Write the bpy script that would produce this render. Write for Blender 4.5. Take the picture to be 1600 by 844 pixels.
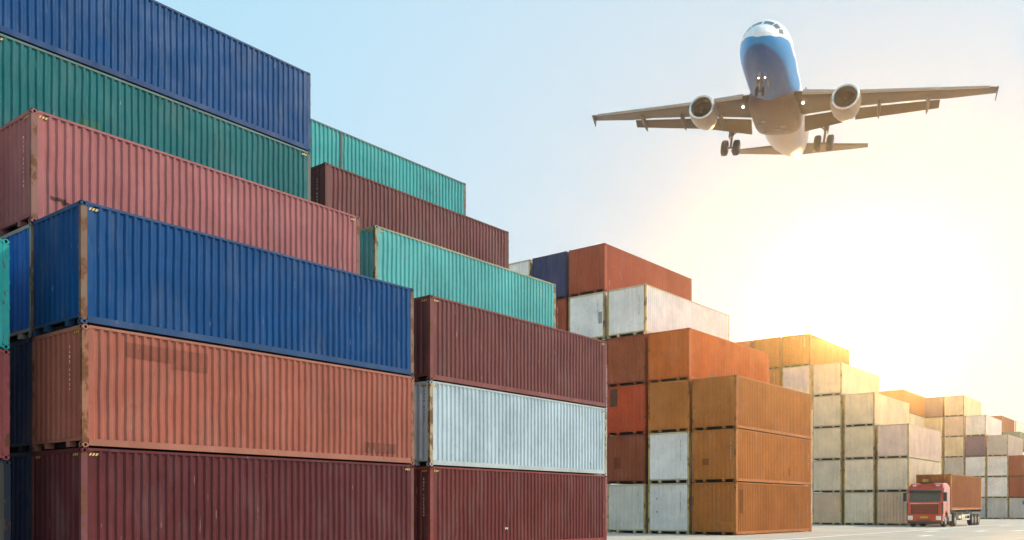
import bpy, math, random
from mathutils import Vector, Matrix
from mathutils import noise as mnoise

# ------------------------------------------------------------------ camera, sky, sun, exposure
for o in list(bpy.data.objects):
    bpy.data.objects.remove(o)
SC = bpy.context.scene
COL = SC.collection
CAMH = 1.463
cam_d = bpy.data.cameras.new('camera')
cam = bpy.data.objects.new('camera', cam_d)
COL.objects.link(cam)
cam.location = (0, 0, CAMH)
cam.rotation_euler = (math.radians(90), 0, 0)
cam_d.sensor_width = 36.0
cam_d.lens = 1437.36 / 1600 * 36
cam_d.shift_x = (800 - 537.37) / 1600
cam_d.shift_y = (794.55 - 422) / 1600
cam_d.clip_start = 0.1
cam_d.clip_end = 8000
SC.camera = cam

SUN_AZ = math.radians(84.0)      # to the right of the camera's +Y: it lights the long sides, the ends stay in shade
SUN_EL = math.radians(36.0)
world = bpy.data.worlds.new('World')
SC.world = world
world.use_nodes = True
wn = world.node_tree
for n in list(wn.nodes):
    wn.nodes.remove(n)
def wnode(t, **kw):
    n = wn.nodes.new(t)
    for k, v in kw.items():
        setattr(n, k, v)
    return n
w_out = wnode('ShaderNodeOutputWorld')
w_bg = wnode('ShaderNodeBackground')
w_sky = wnode('ShaderNodeTexSky', sky_type='NISHITA')
w_sky.sun_disc = False
w_sky.sun_elevation = SUN_EL
w_sky.sun_rotation = SUN_AZ
w_sky.altitude = 0
w_sky.air_density = 1.0
w_sky.dust_density = 1.5
w_sky.ozone_density = 1.0
w_bg.inputs['Strength'].default_value = 0.10
# the bright break in the haze that the photograph shows low in the sky above the stacks
GLOW = Vector(((1338 - 537.37) / 1437.36, 1.0, (794.55 - 480) / 1437.36)).normalized()
w_tc = wnode('ShaderNodeTexCoord')
w_nrm = wnode('ShaderNodeVectorMath', operation='NORMALIZE')
wn.links.new(w_tc.outputs['Generated'], w_nrm.inputs[0])
w_dot = wnode('ShaderNodeVectorMath', operation='DOT_PRODUCT')
wn.links.new(w_nrm.outputs[0], w_dot.inputs[0])
w_dot.inputs[1].default_value = GLOW
def wlobe(power, amount):
    p = wnode('ShaderNodeMath', operation='MAXIMUM'); p.inputs[1].default_value = 0.0
    wn.links.new(w_dot.outputs['Value'], p.inputs[0])
    q = wnode('ShaderNodeMath', operation='POWER'); q.inputs[1].default_value = power
    wn.links.new(p.outputs[0], q.inputs[0])
    r = wnode('ShaderNodeMath', operation='MULTIPLY'); r.inputs[1].default_value = amount
    wn.links.new(q.outputs[0], r.inputs[0])
    return r.outputs[0]
def wtint(fac, col):
    m = wnode('ShaderNodeVectorMath', operation='SCALE')
    m.inputs[0].default_value = col
    wn.links.new(fac, m.inputs['Scale'])
    return m.outputs[0]
def wadd(a, b):
    m = wnode('ShaderNodeVectorMath', operation='ADD')
    wn.links.new(a, m.inputs[0]); wn.links.new(b, m.inputs[1])
    return m.outputs[0]
w_haze = wnode('ShaderNodeRGB'); w_haze.outputs[0].default_value = (3.0, 5.15, 5.7, 1)     # bright thin haze all round
w_col = wadd(w_sky.outputs[0], w_haze.outputs[0])
w_mix = wnode('ShaderNodeMix', data_type='RGBA')                                           # it whitens towards the glow
wn.links.new(wlobe(9.0, 0.97), w_mix.inputs[0]); wn.links.new(w_col, w_mix.inputs[6])
w_mix.inputs[7].default_value = (6.5, 6.65, 6.8, 1)
w_col = wadd(w_mix.outputs[2], wtint(wlobe(70.0, 1.0), (1.2, 0.9, 0.5)))
w_col = wadd(w_col, wtint(wlobe(3000.0, 9000.0), (1.0, 0.52, 0.13)))
wn.links.new(w_col, w_bg.inputs['Color'])
wn.links.new(w_bg.outputs[0], w_out.inputs['Surface'])

sun_d = bpy.data.lights.new('sun', 'SUN')
sun_d.energy = 2.9
sun_d.angle = math.radians(2.0)
sun_d.color = (1.0, 0.87, 0.70)
sun = bpy.data.objects.new('sun', sun_d)
COL.objects.link(sun)
sdir = Vector((math.sin(SUN_AZ) * math.cos(SUN_EL), math.cos(SUN_AZ) * math.cos(SUN_EL), math.sin(SUN_EL)))
sun.rotation_euler = sdir.to_track_quat('Z', 'Y').to_euler()
sun.location = sdir * 100

SC.view_settings.view_transform = 'Standard'
SC.view_settings.look = 'None'
SC.view_settings.exposure = 0.15
SC.view_settings.gamma = 1.0
SC.view_settings.use_curve_mapping = False
SC.render.engine = 'CYCLES'
SC.cycles.use_denoising = True
SC.cycles.max_bounces = 6
SC.cycles.volume_bounces = 0
HAZE = 0.0006            # density of the haze box built at the end

rng = random.Random(7)

# ------------------------------------------------------------------ helpers
class MB:
    """collects faces, builds ONE mesh"""
    def __init__(self):
        self.v = []; self.f = []; self.m = []; self.sm = []
    def face(self, pts, mat=0, smooth=False):
        b = len(self.v)
        self.v += [tuple(p) for p in pts]
        self.f.append(tuple(range(b, b + len(pts)))); self.m.append(mat); self.sm.append(smooth)
    def box(self, x0, x1, y0, y1, z0, z1, mat=0):
        b = len(self.v)
        self.v += [(x0,y0,z0),(x1,y0,z0),(x1,y1,z0),(x0,y1,z0),(x0,y0,z1),(x1,y0,z1),(x1,y1,z1),(x0,y1,z1)]
        for q in ((0,3,2,1),(4,5,6,7),(0,1,5,4),(1,2,6,5),(2,3,7,6),(3,0,4,7)):
            self.f.append(tuple(b + i for i in q)); self.m.append(mat); self.sm.append(False)
    def bar(self, p, q, r, n=8, mat=0, r2=None, caps=True):
        p = Vector(p); q = Vector(q); d = (q - p).normalized()
        a = d.orthogonal().normalized(); c = d.cross(a)
        r2 = r if r2 is None else r2
        self.loft([[p + (a*math.cos(t)+c*math.sin(t))*r for t in [2*math.pi*i/n for i in range(n)]],
                   [q + (a*math.cos(t)+c*math.sin(t))*r2 for t in [2*math.pi*i/n for i in range(n)]]], mat, caps)
    def loft(self, rings, mat=0, caps=True, smooth=True):
        n = len(rings[0]); b = len(self.v)
        for r in rings:
            self.v += [tuple(p) for p in r]
        for k in range(len(rings) - 1):
            for i in range(n):
                j = (i + 1) % n
                self.f.append((b+k*n+i, b+k*n+j, b+(k+1)*n+j, b+(k+1)*n+i)); self.m.append(mat); self.sm.append(smooth)
        if caps:
            self.f.append(tuple(b + i for i in reversed(range(n)))); self.m.append(mat); self.sm.append(False)
            e = b + (len(rings)-1)*n
            self.f.append(tuple(e + i for i in range(n))); self.m.append(mat); self.sm.append(False)
    def prism(self, outline, y0, y1, mat=0):
        """outline in (x,z), extruded along y"""
        self.loft([[(x, y0, z) for x, z in outline], [(x, y1, z) for x, z in outline]], mat, True, False)
    def mesh(self, name, mats, fix=True):
        me = bpy.data.meshes.new(name)
        me.from_pydata(self.v, [], self.f)
        for m in mats:
            me.materials.append(m)
        me.polygons.foreach_set('material_index', self.m)
        me.polygons.foreach_set('use_smooth', self.sm)
        if fix:
            import bmesh
            bm = bmesh.new(); bm.from_mesh(me)
            bmesh.ops.recalc_face_normals(bm, faces=bm.faces[:])
            bm.to_mesh(me); bm.free()
        me.update()
        return me

def link(name, me, parent=None, color=None):
    o = bpy.data.objects.new(name, me)
    COL.objects.link(o)
    if parent is not None:
        o.parent = parent
    if color is not None:
        o.color = color
    return o
def tag(o, label, cat=None, group=None, kind=None):
    if label: o['label'] = label
    if cat: o['category'] = cat
    if group: o['group'] = group
    if kind: o['kind'] = kind
    return o
def empty(name, loc, rz=0.0):
    o = bpy.data.objects.new(name, None)
    o.empty_display_size = 0.3
    COL.objects.link(o)
    o.location = loc
    o.rotation_euler = (0, 0, rz)
    return o

# ------------------------------------------------------------------ materials
def new_mat(name):
    m = bpy.data.materials.new(name); m.use_nodes = True
    nt = m.node_tree
    b = nt.nodes['Principled BSDF']
    return m, nt, b
def N(nt, t, **kw):
    n = nt.nodes.new(t)
    for k, v in kw.items():
        setattr(n, k, v)
    return n
def noise(nt, vec, scale, detail=3.0, rough=0.55):
    n = N(nt, 'ShaderNodeTexNoise')
    n.inputs['Scale'].default_value = scale
    n.inputs['Detail'].default_value = detail
    n.inputs['Roughness'].default_value = rough
    nt.links.new(vec, n.inputs['Vector'])
    return n.outputs['Fac']
def ramp(nt, fac, a, b, lo=0.0, hi=1.0):
    n = N(nt, 'ShaderNodeMapRange')
    n.inputs['From Min'].default_value = a; n.inputs['From Max'].default_value = b
    n.inputs['To Min'].default_value = lo; n.inputs['To Max'].default_value = hi
    nt.links.new(fac, n.inputs['Value'])
    return n.outputs['Result']
def math_n(nt, op, a, b=None):
    n = N(nt, 'ShaderNodeMath', operation=op)
    for i, x in enumerate((a, b)):
        if x is None: continue
        if isinstance(x, (int, float)): n.inputs[i].default_value = x
        else: nt.links.new(x, n.inputs[i])
    return n.outputs[0]
def mix(nt, fac, a, b, mode='MIX'):
    n = N(nt, 'ShaderNodeMix', data_type='RGBA', blend_type=mode)
    for key, x in ((0, fac), (6, a), (7, b)):
        s = n.inputs[key]
        if isinstance(x, (int, float)): s.default_value = x
        elif isinstance(x, tuple): s.default_value = x if len(x) == 4 else (*x, 1)
        else: nt.links.new(x, s)
    return n.outputs[2]
def mapping(nt, vec, scale):
    n = N(nt, 'ShaderNodeMapping')
    n.inputs['Scale'].default_value = scale
    nt.links.new(vec, n.inputs['Vector'])
    return n.outputs[0]

def painted_steel(name, wave=0.012, rough=0.5):
    """container paint: colour from the object's own colour, alpha = how rusty"""
    m, nt, b = new_mat(name)
    oi = N(nt, 'ShaderNodeObjectInfo'); tc = N(nt, 'ShaderNodeTexCoord')
    off = N(nt, 'ShaderNodeVectorMath', operation='ADD')
    rv = math_n(nt, 'MULTIPLY', oi.outputs['Random'], 53.0)
    nt.links.new(tc.outputs['Object'], off.inputs[0]); nt.links.new(rv, off.inputs[1])
    P = off.outputs[0]
    col = oi.outputs['Color']
    fade = ramp(nt, noise(nt, P, 0.55, 4, 0.6), 0.3, 0.7, 0.84, 1.14)
    col = mix(nt, 1.0, col, fade, 'MULTIPLY')
    chalk = ramp(nt, noise(nt, mapping(nt, P, (1.1, 1.1, 0.35)), 1.3, 5), 0.5, 0.8, 0.0, 0.07)
    col = mix(nt, chalk, col, (0.55, 0.53, 0.50))
    streak = ramp(nt, noise(nt, mapping(nt, P, (4.0, 4.0, 0.28)), 1.0, 5, 0.65), 0.48, 0.80, 0.0, 0.24)
    col = mix(nt, streak, col, (0.42, 0.40, 0.38), 'MULTIPLY')
    grime = ramp(nt, noise(nt, P, 3.5, 6, 0.7), 0.52, 0.8, 0.0, 0.32)
    col = mix(nt, grime, col, (0.40, 0.36, 0.32), 'MULTIPLY')
    scr = ramp(nt, noise(nt, mapping(nt, P, (15.0, 15.0, 1.1)), 1.0, 3, 0.6), 0.715, 0.75, 0.0, 0.55)
    col = mix(nt, scr, col, (0.52, 0.50, 0.48))
    thr = math_n(nt, 'MULTIPLY', oi.outputs['Alpha'], 0.30)
    rn = math_n(nt, 'ADD', noise(nt, mapping(nt, P, (1, 1, 0.6)), 3.2, 9, 0.72), thr)
    rust = ramp(nt, rn, 0.70, 0.76, 0.0, 0.92)
    rcol = mix(nt, noise(nt, P, 14, 3), (0.055, 0.022, 0.012), (0.21, 0.085, 0.032))
    col = mix(nt, rust, col, rcol)
    nt.links.new(col, b.inputs['Base Color'])
    rr = ramp(nt, noise(nt, P, 1.7, 4), 0.3, 0.7, rough - 0.08, rough + 0.12)
    nt.links.new(rr, b.inputs['Roughness'])
    b.inputs['Specular IOR Level'].default_value = 0.12
    bp = N(nt, 'ShaderNodeBump'); bp.inputs['Strength'].default_value = 1.0
    bp.inputs['Distance'].default_value = wave
    nt.links.new(noise(nt, mapping(nt, P, (1, 1, 0.55)), 2.6, 2.0), bp.inputs['Height'])
    bp2 = N(nt, 'ShaderNodeBump'); bp2.inputs['Strength'].default_value = 0.35; bp2.inputs['Distance'].default_value = 0.004
    nt.links.new(noise(nt, P, 28, 3), bp2.inputs['Height']); nt.links.new(bp.outputs[0], bp2.inputs['Normal'])
    nt.links.new(bp2.outputs[0], b.inputs['Normal'])
    return m

def plain(name, col, rough=0.5, metal=0.0, var=0.15, scale=4.0, emit=0.0, coat=0.0, spec=0.5):
    m, nt, b = new_mat(name)
    tc = N(nt, 'ShaderNodeTexCoord')
    f = ramp(nt, noise(nt, tc.outputs['Object'], scale, 5, 0.6), 0.3, 0.7, 1 - var, 1 + var)
    c = mix(nt, 1.0, (*col, 1), f, 'MULTIPLY')
    nt.links.new(c, b.inputs['Base Color'])
    b.inputs['Roughness'].default_value = rough
    b.inputs['Metallic'].default_value = metal
    b.inputs['Specular IOR Level'].default_value = spec
    b.inputs['Coat Weight'].default_value = coat
    if emit > 0:
        b.inputs['Emission Color'].default_value = (*col, 1)
        b.inputs['Emission Strength'].default_value = emit
    return m

PANEL = painted_steel('container_panel_paint')
FRAME = painted_steel('container_frame_paint', 0.003)
DARK = plain('dark_underside', (0.02, 0.018, 0.016), 0.85)
HOLE = plain('casting_hole', (0.012, 0.010, 0.009), 0.9)
HAZ_Y = plain('hazard_yellow', (0.62, 0.38, 0.05), 0.5)
HAZ_K = plain('hazard_black', (0.02, 0.02, 0.02), 0.5)
MARK_W = plain('marking_white', (0.72, 0.70, 0.66), 0.55, var=0.3, scale=9)
MARK_K = plain('marking_dark', (0.06, 0.05, 0.05), 0.6, var=0.3, scale=9)
ROD = plain('galvanised_rod', (0.35, 0.35, 0.34), 0.45, 0.6)
PATCH = painted_steel('patch_paint', 0.004, 0.6)

# concrete yard
def concrete():
    m, nt, b = new_mat('yard_concrete')
    g = N(nt, 'ShaderNodeNewGeometry'); P = g.outputs['Position']
    c = mix(nt, ramp(nt, noise(nt, P, 0.12, 6, 0.6), 0.3, 0.7), (0.52, 0.44, 0.345), (0.66, 0.56, 0.45))
    c = mix(nt, ramp(nt, noise(nt, mapping(nt, P, (0.5, 0.5, 1)), 0.9, 6, 0.7), 0.52, 0.75, 0, 0.45), c, (0.17, 0.15, 0.135))
    c = mix(nt, ramp(nt, noise(nt, P, 9, 5, 0.7), 0.35, 0.7, 0, 0.25), c, (0.22, 0.20, 0.18))
    rot = N(nt, 'ShaderNodeMapping'); rot.inputs['Rotation'].default_value = (0, 0, 0.771 - math.pi/2)
    nt.links.new(P, rot.inputs['Vector'])
    tr = noise(nt, mapping(nt, rot.outputs[0], (0.02, 1.6, 1)), 1.0, 4, 0.6)
    c = mix(nt, ramp(nt, tr, 0.52, 0.70, 0, 0.40), c, (0.20, 0.17, 0.145))
    br = N(nt, 'ShaderNodeTexBrick'); br.offset = 0.0; br.inputs['Scale'].default_value = 1.0
    br.inputs['Brick Width'].default_value = 6.0; br.inputs['Row Height'].default_value = 5.0; br.inputs['Mortar Size'].default_value = 0.03; br.inputs['Mortar Smooth'].default_value = 0.3
    nt.links.new(rot.outputs[0], br.inputs['Vector'])
    c = mix(nt, math_n(nt, 'MULTIPLY', br.outputs['Fac'], 0.55), c, (0.14, 0.12, 0.10))
    nt.links.new(c, b.inputs['Base Color'])
    b.inputs['Roughness'].default_value = 0.8
    bp = N(nt, 'ShaderNodeBump'); bp.inputs['Strength'].default_value = 0.4; bp.inputs['Distance'].default_value = 0.01
    nt.links.new(noise(nt, P, 30, 4), bp.inputs['Height']); nt.links.new(bp.outputs[0], b.inputs['Normal'])
    return m
CONC = concrete()
def road_paint():
    m, nt, b = new_mat('road_paint')
    g = N(nt, 'ShaderNodeNewGeometry')
    w = ramp(nt, noise(nt, g.outputs['Position'], 3.0, 7, 0.7), 0.50, 0.75, 0, 0.45)
    nt.links.new(mix(nt, w, (0.88, 0.87, 0.84), (0.36, 0.33, 0.29)), b.inputs['Base Color'])
    b.inputs['Roughness'].default_value = 0.7
    return m
RPAINT = road_paint()

# ------------------------------------------------------------------ ground
TH = 0.771                                   # heading of the rows, right of +Y
DV = Vector((math.sin(TH), math.cos(TH), 0)) # along the rows, away from the camera
NV = Vector((-math.cos(TH), math.sin(TH), 0))# across the rows, to the back left
RZ = math.atan2(DV.y, DV.x)

mb = MB()
S = 3000
mb.face([(-S, -S, 0), (S, -S, 0), (S, S, 0), (-S, S, 0)])
tag(link('ground', mb.mesh('ground', [CONC], False)), None, kind='structure')

def gp(u, v):                                # where a pixel of the photo meets the ground
    y = 1437.36 * CAMH / (v - 794.55)
    return Vector(((u - 537.37) / 1437.36 * y, y, 0))

# ------------------------------------------------------------------ container meshes
L, W, HC, STD = 12.192, 2.438, 2.896, 2.591
def corr_profile(x0, x1, pitch, depth, flat0=0.0):
    """trapezoid profile: list of (x, y) from outer face y=0 inwards"""
    n = max(1, int((x1 - x0 - 2 * flat0) / pitch))
    m0 = ((x1 - x0) - n * pitch) / 2
    pts = [(x0, 0.0)]
    a, s = pitch * 0.27, pitch * 0.23
    x = x0 + m0 - a / 2
    for k in range(n):
        x_ = x0 + m0 + k * pitch
        pts += [(x_ + a/2, 0), (x_ + a/2 + s, depth), (x_ + a/2 + s + a, depth), (x_ + a/2 + 2*s + a, 0)]
    pts.append((x1, 0.0))
    return pts

PITCH = 0.242
def side_mesh(H, sgn, pitch=None, depth=0.040, seed=None):
    mb = MB(); y = W/2 - 0.012
    pr = corr_profile(-L/2 + 0.15, L/2 - 0.15, PITCH, depth, 0.12)
    z0, z1 = 0.19, H - 0.05
    if seed is not None:                      # hand-worn panel: ribs wander a little up the wall
        nz = 9
        def pt(i, k):
            x, yy = pr[i]; z = z0 + (z1-z0)*k/nz
            if 0 < i < len(pr)-1 and 0 < k < nz:
                q = Vector((x*0.8 + seed*31.7, seed*7.1, z*1.1))
                x += 0.018*mnoise.noise(q*1.3); yy += 0.014*mnoise.noise(q*0.9 + Vector((9,0,3))) + 0.012*max(0, mnoise.noise(q*0.45 + Vector((3,5,1))))
            return (x, sgn*(y-max(yy, -0.004)), z)
        for i in range(len(pr)-1):
            for k in range(nz):
                q = [pt(i, k), pt(i+1, k), pt(i+1, k+1), pt(i, k+1)]
                mb.face(q if sgn < 0 else q[::-1])
        return mb.mesh('side_panel', [PANEL], False)
    for (xa, ya), (xb, yb) in zip(pr[:-1], pr[1:]):
        q = [(xa, sgn*(y-ya), z0), (xb, sgn*(y-yb), z0), (xb, sgn*(y-yb), z1), (xa, sgn*(y-ya), z1)]
        mb.face(q if sgn < 0 else q[::-1])
    return mb.mesh('side_panel', [PANEL], False)
def end_mesh(H, pitch=0.245, depth=0.045):
    mb = MB(); x = -L/2 + 0.014
    pr = corr_profile(-W/2 + 0.10, W/2 - 0.10, pitch, depth, 0.04)
    z0, z1 = 0.21, H - 0.08
    for (ya, xa), (yb, xb) in zip(pr[:-1], pr[1:]):
        mb.face([(x+xb, yb, z0), (x+xa, ya, z0), (x+xa, ya, z1), (x+xb, yb, z1)])
    return mb.mesh('end_wall', [PANEL], False)
def door_mesh(H, s):
    mb = MB(); x = L/2 - 0.05
    y0, y1 = (0.01, W/2 - 0.09) if s > 0 else (-W/2 + 0.09, -0.01)
    mb.box(x - 0.04, x, y0, y1, 0.19, H - 0.13)
    for k in range(4):
        z = 0.32 + k * (H - 0.75) / 3
        mb.box(x, x + 0.014, y0 + 0.06, y1 - 0.06, z, z + 0.16)
    return mb.mesh('door', [PANEL])
def rods_mesh(H, s):
    mb = MB(); x = L/2 - 0.022
    y = s * (W/4 - 0.22), s * (W/4 + 0.22)
    for yy in y:
        mb.bar((x, yy, 0.16), (x, yy, H - 0.10), 0.017, 6)
        mb.box(x - 0.01, x + 0.02, yy, yy + 0.36, 1.12, 1.16)
    return mb.mesh('lock_rod', [ROD])
def post_mesh(H, sx, sy):
    mb = MB()
    x1, x0 = sx * (L/2 - 0.002), sx * (L/2 - 0.165)
    y1, y0 = sy * (W/2 - 0.004), sy * (W/2 - 0.105)
    mb.box(min(x0,x1), max(x0,x1), min(y0,y1), max(y0,y1), 0.118, H - 0.118)
    if sx > 0:                                # hinge lugs of the door end
        for k in range(4):
            z = 0.42 + k * (H - 0.86) / 3
            mb.box(L/2 - 0.06, L/2 + 0.004, min(sy*(W/2-0.10), sy*(W/2+0.0)), max(sy*(W/2-0.10), sy*(W/2+0.0)), z - 0.05, z + 0.05)
    return mb.mesh('corner_post', [FRAME])
def casting_mesh(sx, sy, z0, z1):
    """corner casting with real recessed holes on its two outer walls"""
    mb = MB()
    xo, xi = sx * L/2, sx * (L/2 - 0.178)
    yo, yi = sy * W/2, sy * (W/2 - 0.162)
    xa, xb = min(xo, xi), max(xo, xi); ya, yb = min(yo, yi), max(yo, yi)
    zc = (z0 + z1) / 2
    def plate(o, u, v, hu, hv, oct_u, oct_v, inward):
        # outer rectangle (o +- u*hu +- v*hv) with an octagonal hole and its recess
        o, u, v, inward = map(Vector, (o, u, v, inward))
        rect = []; hole = []
        for i in range(8):
            t = math.pi/8 + i * math.pi/4
            c, s = math.cos(t), math.sin(t)
            k = 1 / max(abs(c), abs(s))
            rect.append(o + u*(c*k*hu) + v*(s*k*hv)); hole.append(o + u*(c*oct_u) + v*(s*oct_v))
        for i in range(8):
            j = (i+1) % 8
            mb.face([rect[i], rect[j], hole[j], hole[i]], 0)
            mb.face([hole[i], hole[j], hole[j] + inward*0.05, hole[i] + inward*0.05], 1)
        mb.face([h + inward*0.05 for h in hole], 1)
    plate((xo, (ya+yb)/2, zc), (0,1,0), (0,0,1), 0.081, (z1-z0)/2, 0.030, 0.042, (-sx,0,0))
    plate(((xa+xb)/2, yo, zc), (1,0,0), (0,0,1), 0.089, (z1-z0)/2, 0.038, 0.040, (0,-sy,0))
    mb.face([(xa,ya,z1),(xb,ya,z1),(xb,yb,z1),(xa,yb,z1)])
    mb.face([(xa,ya,z0),(xa,yb,z0),(xb,yb,z0),(xb,ya,z0)])
    mb.face([(xi,ya,z0),(xi,yb,z0),(xi,yb,z1),(xi,ya,z1)])
    mb.face([(xa,yi,z0),(xb,yi,z0),(xb,yi,z1),(xa,yi,z1)])
    return mb.mesh('corner_casting', [FRAME, HOLE], False)
def box_mesh(name, dims, mat=None):
    mb = MB()
    for d in (dims if isinstance(dims[0], (tuple, list)) else [dims]):
        mb.box(*d)
    return mb.mesh(name, [mat or FRAME])
def roof_mesh(H):
    mb = MB()
    pr = corr_profile(-L/2 + 0.18, L/2 - 0.18, 0.36, 0.02, 0.1)
    for (xa, ya), (xb, yb) in zip(pr[:-1], pr[1:]):
        mb.face([(xa, -W/2+0.06, H-0.008-ya), (xb, -W/2+0.06, H-0.008-yb), (xb, W/2-0.06, H-0.008-yb), (xa, W/2-0.06, H-0.008-ya)])
    for s in (-1, 1):
        a, c = sorted((s*(L/2-0.18), s*(L/2-0.01)))
        mb.face([(a, -W/2+0.17, H-0.009), (c, -W/2+0.17, H-0.009), (c, W/2-0.17, H-0.009), (a, W/2-0.17, H-0.009)])
    return mb.mesh('roof', [PANEL], False)

SETS = {}
def parts_for(H):
    if H in SETS: return SETS[H]
    P = []   # (name, mesh, which colour)
    P.append(('side_panel', side_mesh(H, -1), 'p')); P.append(('side_panel', side_mesh(H, 1), 'p'))
    P.append(('end_wall', end_mesh(H), 'p'))
    P.append(('door', door_mesh(H, 1), 'p', ('lock_rod', rods_mesh(H, 1)))); P.append(('door', door_mesh(H, -1), 'p', ('lock_rod', rods_mesh(H, -1))))
    P.append(('roof', roof_mesh(H), 'p'))
    P.append(('floor', box_mesh('floor', (-L/2+0.26, L/2-0.06, -W/2+0.06, W/2-0.06, 0.05, 0.16), DARK), 'k'))
    for sx in (-1, 1):
        for sy in (-1, 1):
            P.append(('corner_post', post_mesh(H, sx, sy), 'f'))
            P.append(('corner_casting', casting_mesh(sx, sy, 0.0, 0.118), 'f'))
            P.append(('corner_casting', casting_mesh(sx, sy, H-0.118, H), 'f'))
    for sy in (-1, 1):
        a, c = sorted((sy*(W/2-0.004), sy*(W/2-0.052)))
        P.append(('top_side_rail', box_mesh('top_side_rail', (-L/2+0.178, L/2-0.178, a, c, H-0.068, H-0.006)), 'f'))
        a, c = sorted((sy*(W/2-0.002), sy*(W/2-0.05)))
        P.append(('bottom_side_rail', box_mesh('bottom_side_rail', [(-L/2+0.178, L/2-0.178, a, c, 0.045, 0.205)]), 'f'))
    P.append(('top_end_rail', box_mesh('top_end_rail', (-L/2+0.006, -L/2+0.07, -W/2+0.162, W/2-0.162, H-0.10, H-0.007)), 'f'))
    P.append(('top_end_rail', box_mesh('top_end_rail', (L/2-0.07, L/2-0.006, -W/2+0.162, W/2-0.162, H-0.13, H-0.007)), 'f'))
    # raised front sill: the open tunnel under it shows as a dark slot with two lugs
    P.append(('bottom_end_rail', box_mesh('bottom_end_rail', [(-L/2+0.006, -L/2+0.08, -W/2+0.105, W/2-0.105, 0.165, 0.235),
        (-L/2+0.01, -L/2+0.2, -0.60, -0.46, 0.03, 0.165), (-L/2+0.01, -L/2+0.2, 0.46, 0.60, 0.03, 0.165)]), 'f'))
    P.append(('bottom_end_rail', box_mesh('bottom_end_rail', (L/2-0.09, L/2-0.006, -W/2+0.162, W/2-0.162, 0.03, 0.185)), 'f'))
    SETS[H] = P
    return P

WORN = [side_mesh(HC, -1, seed=k) for k in range(1, 7)]
# yellow and black warning bars beside the top corners
def hazard_mesh(H, face, s):
    mb = MB()
    z1 = H - 0.125
    for k in range(3):
        if face == 'side':
            x = -L/2 + 0.20 + k*0.085 if s < 0 else L/2 - 0.45 + k*0.085
            y = -W/2 + 0.001
            mb.face([(x, y, z1-0.062), (x+0.045, y, z1-0.062), (x+0.085, y, z1+0.0), (x+0.04, y, z1+0.0)], 0)
            mb.face([(x+0.045, y, z1-0.062), (x+0.085, y, z1-0.062), (x+0.125, y, z1), (x+0.085, y, z1)], 1)
        else:
            y = s*(W/2 - 0.17) - s*k*0.085 - (0.10 if s > 0 else 0.0)
            x = -L/2 + 0.002
            mb.face([(x, y+0.045, z1-0.062), (x, y, z1-0.062), (x, y-0.03, z1), (x, y+0.015, z1)], 0)
            mb.face([(x, y+0.08, z1-0.062), (x, y+0.045, z1-0.062), (x, y+0.015, z1), (x, y+0.05, z1)], 1)
    return mb.mesh('hazard_marking', [HAZ_Y, HAZ_K], False)
HAZ = [hazard_mesh(HC, 'side', -1), hazard_mesh(HC, 'side', 1), hazard_mesh(HC, 'end', -1), hazard_mesh(HC, 'end', 1)]

# upright code lettering, far too small to read in the photograph: a column of strokes
def code_mesh(face, seed, mat, pos, n=11, z1=2.42, step=0.115):
    r = random.Random(seed); mb = MB()
    z = z1
    for k in range(n):
        h = step * r.uniform(0.55, 0.75)
        w = r.uniform(0.035, 0.062)
        if k in (4,): z -= step * 0.8
        nb = r.choice((1, 2, 2, 3))
        for i in range(nb):
            zz = z - i * h / nb
            ww = w * r.uniform(0.5, 1.0)
            if face == 'end':
                y = pos + r.uniform(-0.006, 0.006); x = -L/2 + 0.0125
                mb.face([(x, y + ww/2, zz - h/nb*0.7), (x, y - ww/2, zz - h/nb*0.7), (x, y - ww/2, zz), (x, y + ww/2, zz)])
            else:
                x = pos + r.uniform(-0.006, 0.006); y = -W/2 + 0.0105
                mb.face([(x - ww/2, y, zz - h/nb*0.7), (x + ww/2, y, zz - h/nb*0.7), (x + ww/2, y, zz), (x - ww/2, y, zz)])
        z -= step
    return mb.mesh('code_marking', [mat], False)
# a patch of other paint that follows the corrugation
def patch_mesh(face, u0, u1, z0, z1):
    mb = MB()
    if face == 'side':
        pr = corr_profile(-L/2 + 0.15, L/2 - 0.15, PITCH, 0.040, 0.12); y = W/2 - 0.012 + 0.006
    else:
        pr = corr_profile(-W/2 + 0.10, W/2 - 0.10, 0.245, 0.045, 0.04)
    def at(u):
        for (a, ya), (b, yb) in zip(pr[:-1], pr[1:]):
            if a <= u <= b: return ya + (yb-ya)*(u-a)/(b-a)
        return 0
    us = sorted([u0, u1] + [p[0] for p in pr if u0 < p[0] < u1])
    for a, c in zip(us[:-1], us[1:]):
        if face == 'side':
            mb.face([(a, -(y-at(a)), z0), (c, -(y-at(c)), z0), (c, -(y-at(c)), z1), (a, -(y-at(a)), z1)])
        else:
            x = -L/2 + 0.014 - 0.003
            mb.face([(x+at(c), c, z0), (x+at(a), a, z0), (x+at(a), a, z1), (x+at(c), c, z1)])
    return mb.mesh('paint_patch', [PATCH], False)

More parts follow.
